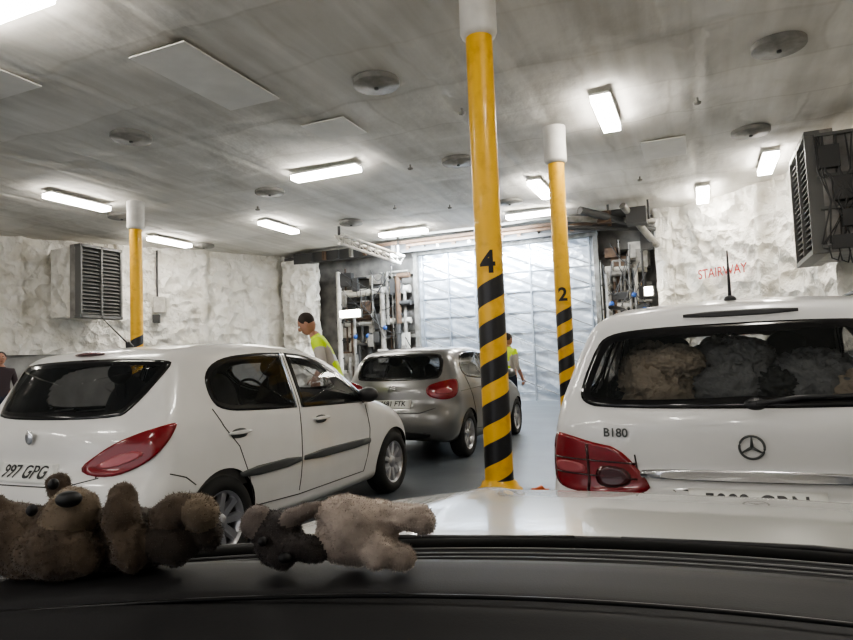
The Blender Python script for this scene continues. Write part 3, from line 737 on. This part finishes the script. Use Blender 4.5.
# ------------------------------------------------------------------ ventilation units
M_grill=pmat('louvre_grey',(.13,.13,.125),.5)
M_gbox=pmat('unit_casing',(.34,.33,.31),.5,col2=(.20,.19,.18),nscale=4)
def vent(name,x0,x1,y0,y1,z0,z1,face):
    mb=MB(); xf=x0 if face<0 else x1; cx,cy,cz=(x0+x1)/2,(y0+y1)/2,(z0+z1)/2
    mb.box((cx-face*.22,cy,cz),(x1-x0-.44,y1-y0-.1,z1-z0-.1),0)
    gx=xf-face*.22
    mb.box((gx-face*.1,cy,cz),(.2,y1-y0,z1-z0),3)
    for y in (y0+.04,y1-.04,cy): mb.box((gx+face*.1,y,cz),(.24,.06,z1-z0),2)
    for z in (z0+.04,z1-.04): mb.box((gx+face*.1,cy,z),(.24,y1-y0,.08),2)
    mb.box((gx+face*.02,cy,cz),(.05,y1-y0-.1,z1-z0-.1),1)
    n=18
    for i in range(n):
        mb.box((gx+face*.12,cy,z0+.1+(z1-z0-.2)*(i+.5)/n),(.14,y1-y0-.1,.02),2,rot=(0,face*.6,0))
    rnd=random.Random(11)
    if face<0:
        mb.box((cx,y0-.05,cz),(.26,.18,.40),1); mb.box((cx+.1,y0-.04,cz-.5),(.26,.16,.28),1); mb.box((cx-.15,y0-.05,cz+.55),(.3,.16,.38),1); mb.box((cx+.28,y0-.05,cz+.3),(.16,.14,.5),2)
        mb.box((cx+.05,y0-.06,z0+.16),(.5,.16,.22),1)
        mb.lathe([(.001,-.0),(.09,0),(.09,.2),(.001,.2)],(cx+.25,y0-.08,cz-.2),'z',1,16)
        for z in (z0+.1,cz-.3,cz+.25,z1-.1): mb.box((cx,y0-.02,z),(x1-x0-.3,.06,.05),2)
        for i in range(9):
            xa=cx+rnd.uniform(-.35,.35); mb.tube([(xa,y0-.03,z1-.1),(xa+rnd.uniform(-.1,.1),y0-.12,cz+.3),(cx+rnd.uniform(-.2,.2),y0-.14,cz-.2),(xa,y0-.02,z0+.15)],.014,1,6)
        for i in range(5):
            xa=cx-.25+i*.14; mb.tube([(xa,y0-.05,z0+.1),(xa+.03,y0-.06,z0-.10-.05*(i%3)),(xa+.12,y0-.03,z0-.14-.05*(i%3)),(xa+.18,y0+.05,z0+.02)],.012,1,6)
    return mb.obj(name,[M_wall if face>0 else M_gbox,M_dgrey,M_grill,M_gbox],bevel=.006)
vent('ventilation_unit',-16.75,-15.5,12.35,13.75,2.9,4.95,1)
vent('ventilation_unit',1.85,2.8,12.4,14.4,2.85,4.95,-1)
mb=MB()
mb.box((-15.75,15.4,3.45),(.4,.35,.5),0,rot=(0,0,-.9)); mb.cyl((-15.75,15.3,3.7),(-15.75,15.3,5.2),.03,1); mb.box((-15.7,15.2,3.0),(.3,.2,.25),1,rot=(0,0,-.9))
mb.obj('wall_junction_box',[M_pipew,M_dgrey],bevel=.01)
vs,fs=text_geo('STAIRWAY',.34,bold=.003); mb=MB()
ang=math.atan2(17.0-19.35,2.1+.8); dr=Vector((math.cos(ang),math.sin(ang),0)); nn=Vector((-.63,-.78,0))
mb.add([Vector((.85,18.02,3.28))+dr*v.x*.85+Vector((0,0,v.y))+nn*.36 for v in vs],fs,0)
mb.obj('stairway_sign',[M_redpaint])
M_line=pmat('lane_paint',(.35,.34,.30),.6,col2=(.2,.2,.19),nscale=9)
mb=MB()
for x in (-1.35,-5.9,-9.6): mb.box((x,4,.002),(.10,30,.004),0)
mb.obj('trim_2',[M_line])
mb=MB()
for i in range(14):
    for x in (-1.0,-5.3): mb.lathe([(.001,.006),(.09,.006),(.10,.0)],(x,-2+1.5*i,0),'z',0,20)
mb.obj('deck_lashing_pots',[M_dgrey])

# ------------------------------------------------------------------ people
M_skin=pmat('skin',(.42,.22,.15),.5); M_hair=pmat('hair_dark',(.03,.02,.015),.7)
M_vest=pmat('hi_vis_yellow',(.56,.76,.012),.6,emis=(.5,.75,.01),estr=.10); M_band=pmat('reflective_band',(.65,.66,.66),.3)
M_navy=pmat('navy_trousers',(.02,.025,.045),.8); M_shirt=pmat('light_shirt',(.45,.42,.38),.8); M_shoe=pmat('boots',(.015,.013,.012),.6); M_dshirt=pmat('dark_shirt',(.05,.035,.04),.8)
def person(loc,rotz,lean=0,headtilt=0,vest=True,shirt=None,arms=((.24,.02,1.17),(.25,-.10,.93)),scale=1):
    e=empty('person',loc,rotz); e.scale=(scale,)*3
    S=[(0,0,.95),(0,0,1.15),(0,.01,1.36),(0,.01,1.50),(0,0,1.60)]; R=[(.15,.11),(.145,.115),(.18,.13),(.075,.07),(.055,.055)]
    E=[(0,1),(1,2),(2,3),(3,4)]; tag=[0,1,1,1,2]
    el,wr=arms
    for s in (-1,1):
        i=len(S); S+=[(s*.185,.01,1.44),(s*el[0],el[1],el[2]),(s*wr[0],wr[1],wr[2]),(s*wr[0],wr[1]-.03,wr[2]-.08)]
        R+=[(.075,.075),(.048,.048),(.032,.03),(.038,.02)]; E+=[(2,i),(i,i+1),(i+1,i+2),(i+2,i+3)]; tag+=[1,3,2,2]
        i=len(S); S+=[(s*.095,0,.88),(s*.105,-.02,.50),(s*.115,.03,.10),(s*.125,-.14,.045)]
        R+=[(.095,.1),(.065,.065),(.045,.045),(.042,.035)]; E+=[(0,i),(i,i+1),(i+1,i+2),(i+2,i+3)]; tag+=[0,0,4,4]
    def bend(p):
        p=Vector(p)
        if p.z>.93:
            a=lean*min(1,(p.z-.93)/.2); q=p-Vector((0,0,.95)); q=Matrix.Rotation(a,3,'X')@q; p=q+Vector((0,0,.95))
        return p
    S2=[bend(p) if not (abs(p[0])>.2 and p[2]<1.0) or lean==0 else bend((p[0],p[1],1.0))-Vector((0,0,1.0-p[2])) for p in S]
    me=bpy.data.meshes.new('body'); me.from_pydata([tuple(p) for p in S2],E,[]); ob=bpy.data.objects.new('body',me); COL.objects.link(ob); ob.parent=e
    sk=ob.modifiers.new('skin','SKIN'); sk.use_smooth_shade=True
    for i,r in enumerate(R): me.skin_vertices[0].data[i].radius=r
    me.skin_vertices[0].data[0].use_root=True
    ss=ob.modifiers.new('sub','SUBSURF'); ss.levels=2; ss.render_levels=2
    bpy.context.view_layer.update(); me2=bake(ob)
    cols=[M_navy,M_vest if vest else shirt,M_skin,shirt or M_shirt,M_shoe,M_band]
    for m in cols: me2.materials.append(m)
    for p in me2.polygons:
        c=p.center; best=None
        for (a,b_) in E:
            A,Bv=S2[a],S2[b_]; t=max(0,min(1,(c-A).dot(Bv-A)/max(1e-9,(Bv-A).length_squared))); dist=(c-(A+(Bv-A)*t)).length
            if best is None or dist<best[0]: best=(dist,a,b_,t)
        _,a,b_,t=best; tg=tag[b_] if t>.5 else tag[a]
        if a==2 and b_>4: tg=1
        if a in(0,) and b_==1: tg=1 if t>.0 else 0
        if tag[b_]==3 and tag[a]==1: tg=3 if t>.25 else 1
        if tag[a]==3: tg=3 if t<.35 else 2
        if (a,b_)==(3,4): tg=2 if t>.3 else 1
        if vest and tg==1 and ((a==0 and .25<t<.5) or (a==1 and .25<t<.5)): tg=5
        p.material_index=tg; p.use_smooth=True
    H=bend((0,-.01,1.69)); hr=(lean*.5+headtilt,0,0); Rm=Euler(hr).to_matrix(); mb=MB()
    P=lambda x,y,z: H+Rm@Vector((x,y,z))
    mb.ell(H,(.077,.095,.115),0,rot=hr); mb.ell(P(0,-.03,-.05),(.058,.062,.07),0,rot=hr)
    mb.ell(P(0,-.098,-.01),(.012,.02,.024),0,rot=hr)
    for s in (-1,1):
        mb.ell(P(s*.03,-.083,.012),(.013,.010,.009),2,rot=hr); mb.ell(P(s*.03,-.091,.012),(.006,.005,.006),1,rot=hr)
        mb.ell(P(s*.078,0,-.005),(.010,.022,.032),0,rot=hr); mb.ell(P(s*.03,-.087,.032),(.018,.007,.005),1,rot=hr)
    mb.ell(P(0,-.088,-.055),(.024,.008,.007),3,rot=hr)
    mb.ell(P(0,.018,.035),(.086,.092,.095),1,rot=hr)
    mb.obj('head',[M_skin,M_hair,M_plate,M_red2],e)
    mb=MB()
    for idx in (8,16):
        w=S2[idx]; s=-1 if idx==8 else 1
        for f in range(4):
            b0=w+Vector((0,(-.028+.018*f),-.01)); l=[.07,.08,.075,.058][f]
            mb.tube([b0,b0+Vector((-s*.004,0,-l*.45)),b0+Vector((-s*.018,-.002,-l*.8)),b0+Vector((-s*.032,-.004,-l))],[.0095,.009,.008,.006],0,8)
        b0=w+Vector((0,-.03,.03)); mb.tube([b0,b0+Vector((-s*.01,-.03,-.025)),b0+Vector((-s*.015,-.042,-.055))],[.011,.010,.008],0,8)
    mb.obj('fingers',[M_skin],e)
    return e
person((-4.30,7.16,0),math.radians(-62),lean=.46,headtilt=.35,arms=((.26,-.05,1.18),(.22,-.22,1.08)),scale=1.15)
person((-3.52,12.4,0),math.radians(150))
person((-12.1,7.95,0),math.radians(60),vest=False,shirt=M_dshirt)

# ------------------------------------------------------------------ soft toys on dashboard
def toy(name,parts,mats,loc,rotz,hair,eyes=(),sz=1):
    e=empty(name,loc,rotz); e.scale=(1,1,sz)
    mb=MB()
    for c,r,mi,rot in parts: mb.ell(c,r,mi,rot,24,16)
    ob=mb.obj('plush_body',[],e)
    rm=ob.modifiers.new('r','REMESH'); rm.mode='VOXEL'; rm.voxel_size=.004; rm.use_smooth_shade=True
    sm=ob.modifiers.new('s','SMOOTH'); sm.iterations=4; sm.factor=.6
    bpy.context.view_layer.update(); me=bake(ob)
    me.materials.clear()
    for m in mats: me.materials.append(m)
    for v in me.vertices:
        n=noise.noise(v.co*90)*.0025+noise.noise(v.co*30)*.005+abs(noise.noise(v.co*14))*-.005; v.co+=v.normal*n
    inv=[(Vector(c),r,mi,(Euler(rot).to_matrix().inverted() if rot else Matrix.Identity(3))) for c,r,mi,rot in parts]
    for p in me.polygons:
        best=1e9
        for c,r,mi,Ri in inv:
            q=Ri@(p.center-c); dd=math.sqrt((q.x/r[0])**2+(q.y/r[1])**2+(q.z/r[2])**2)
            if dd<best: best=dd; k=mi
        p.material_index=k; p.use_smooth=True
    fb=MB(); rnd=random.Random(3)
    polys=list(me.polygons)
    for i in range(hair):
        p=rnd.choice(polys); c=p.center; n=p.normal.copy()
        n=(n+Vector((rnd.uniform(-.9,.9),rnd.uniform(-.9,.9),rnd.uniform(-1,.5)))).normalized(); l=rnd.uniform(.002,.005)
        t=n.cross(Vector((rnd.uniform(-1,1),rnd.uniform(-1,1),rnd.uniform(-1,1)))).normalized()*.0007
        fb.add([c-t-n*.001,c+t-n*.001,c+n*l],[(0,1,2)],p.material_index)
    fb.obj('fur',mats,e)
    eb=MB()
    for c,r,mi in eyes: eb.ell(c,r,mi)
    if eyes: eb.obj('eyes_nose',[M_blackpaint,M_black],e)
    return e
M_brown=pmat('plush_brown',(.13,.095,.066),.95,sheen=.2,col2=(.08,.058,.042),nscale=30)
M_brown2=pmat('plush_brown_light',(.20,.155,.11),.95,sheen=.2)
M_brown3=pmat('plush_brown_dark',(.05,.038,.030),.95,sheen=.2)
M_pale=pmat('plush_taupe',(.58,.50,.44),.95,sheen=.2,col2=(.38,.32,.28),nscale=25)
M_grey=pmat('plush_dark_grey',(.065,.055,.053),.95,sheen=.2)
M_grey2=pmat('plush_mid_grey',(.24,.20,.18),.95,sheen=.2)
ry=math.radians(23)
def loc(F,R,z): return (-.3907*F+.9205*R,.9205*F+.3907*R,z)
zD=.990
toy('moose_soft_toy',[
 ((-.165,.0,.056),(.085,.050,.052),0,(0,.15,0)),
 ((-.085,-.015,.095),(.044,.036,.034),1,(0,-.3,0)),
 ((-.10,-.03,.045),(.070,.035,.038),0,(0,.1,0)),
 ((-.205,-.01,.105),(.040,.018,.020),0,(0,.5,0)),
 ((-.125,.02,.125),(.020,.014,.022),0,None),
 ((-.03,.03,.045),(.10,.05,.045),2,None),
 ((-.008,-.015,.080),(.028,.026,.045),0,(.15,-.1,0)),
 ((.006,-.018,.045),(.030,.028,.038),0,None),
 ((-.008,-.01,.112),(.022,.018,.022),0,(0,-.1,0)),
 ((.072,-.01,.090),(.044,.026,.026),0,(0,-.35,0)),
 ((.108,-.01,.088),(.034,.028,.026),1,(0,.35,0)),
 ((.060,.0,.048),(.050,.034,.036),2,None),
 ((.118,.0,.056),(.020,.022,.026),2,None),
],[M_brown,M_brown2,M_brown3],loc(1.0,-.465,zD),ry,14000,
 eyes=[((-.072,-.044,.118),(.019,.014,.011),0),((-.130,-.038,.104),(.008,.008,.008),0),((-.112,-.014,.134),(.008,.008,.008),0)],sz=1.10)
toy('soft_toy_lamb',[
 ((.0,0,.055),(.056,.045,.052),0,None),
 ((-.02,.0,.088),(.036,.034,.024),0,(0,-.2,0)),
 ((.030,.01,.060),(.044,.040,.042),0,(0,.3,0)),
 ((.080,.0,.072),(.044,.026,.022),0,(0,.10,0)),
 ((.103,.0,.068),(.024,.024,.023),0,None),
 ((.068,-.02,.022),(.030,.028,.021),0,None),
 ((.04,-.03,.032),(.032,.026,.026),0,None),
 ((-.115,.0,.050),(.038,.034,.042),1,None),
 ((-.085,-.01,.085),(.042,.018,.014),2,(0,-.45,0)),
 ((-.150,-.005,.078),(.020,.018,.028),2,(0,.5,0)),
 ((-.075,-.02,.040),(.040,.026,.022),1,(0,.3,0)),
 ((-.105,-.025,.028),(.022,.018,.022),1,None),
],[M_pale,M_grey,M_grey2],loc(1.0,-.125,zD),ry,14000,
 eyes=[((-.130,-.036,.055),(.007,.007,.007),0),((-.095,-.048,.034),(.010,.009,.008),0)])

# ------------------------------------------------------------------ world, camera
w=bpy.data.worlds.new('World'); scene.world=w; w.use_nodes=True
bg=w.node_tree.nodes['Background']; bg.inputs[0].default_value=(.97,.97,1,1); bg.inputs[1].default_value=1.25

cam=bpy.data.cameras.new('camera'); cam.sensor_width=36; cam.lens=640/853*36; cam.clip_start=.02
co=bpy.data.objects.new('camera',cam); COL.objects.link(co)
yaw=math.radians(23); p=math.radians(3.75); r=math.radians(2.3)
fw=Vector((-math.sin(yaw)*math.cos(p),math.cos(yaw)*math.cos(p),math.sin(p)))
rt0=Vector((math.cos(yaw),math.sin(yaw),0)); up0=rt0.cross(fw)
cx=rt0*math.cos(r)-up0*math.sin(r); cy=up0*math.cos(r)+rt0*math.sin(r)
Mx=Matrix((cx,cy,-fw)).transposed().to_4x4(); Mx.translation=Vector((0,0,1.3))
co.matrix_world=Mx; scene.camera=co
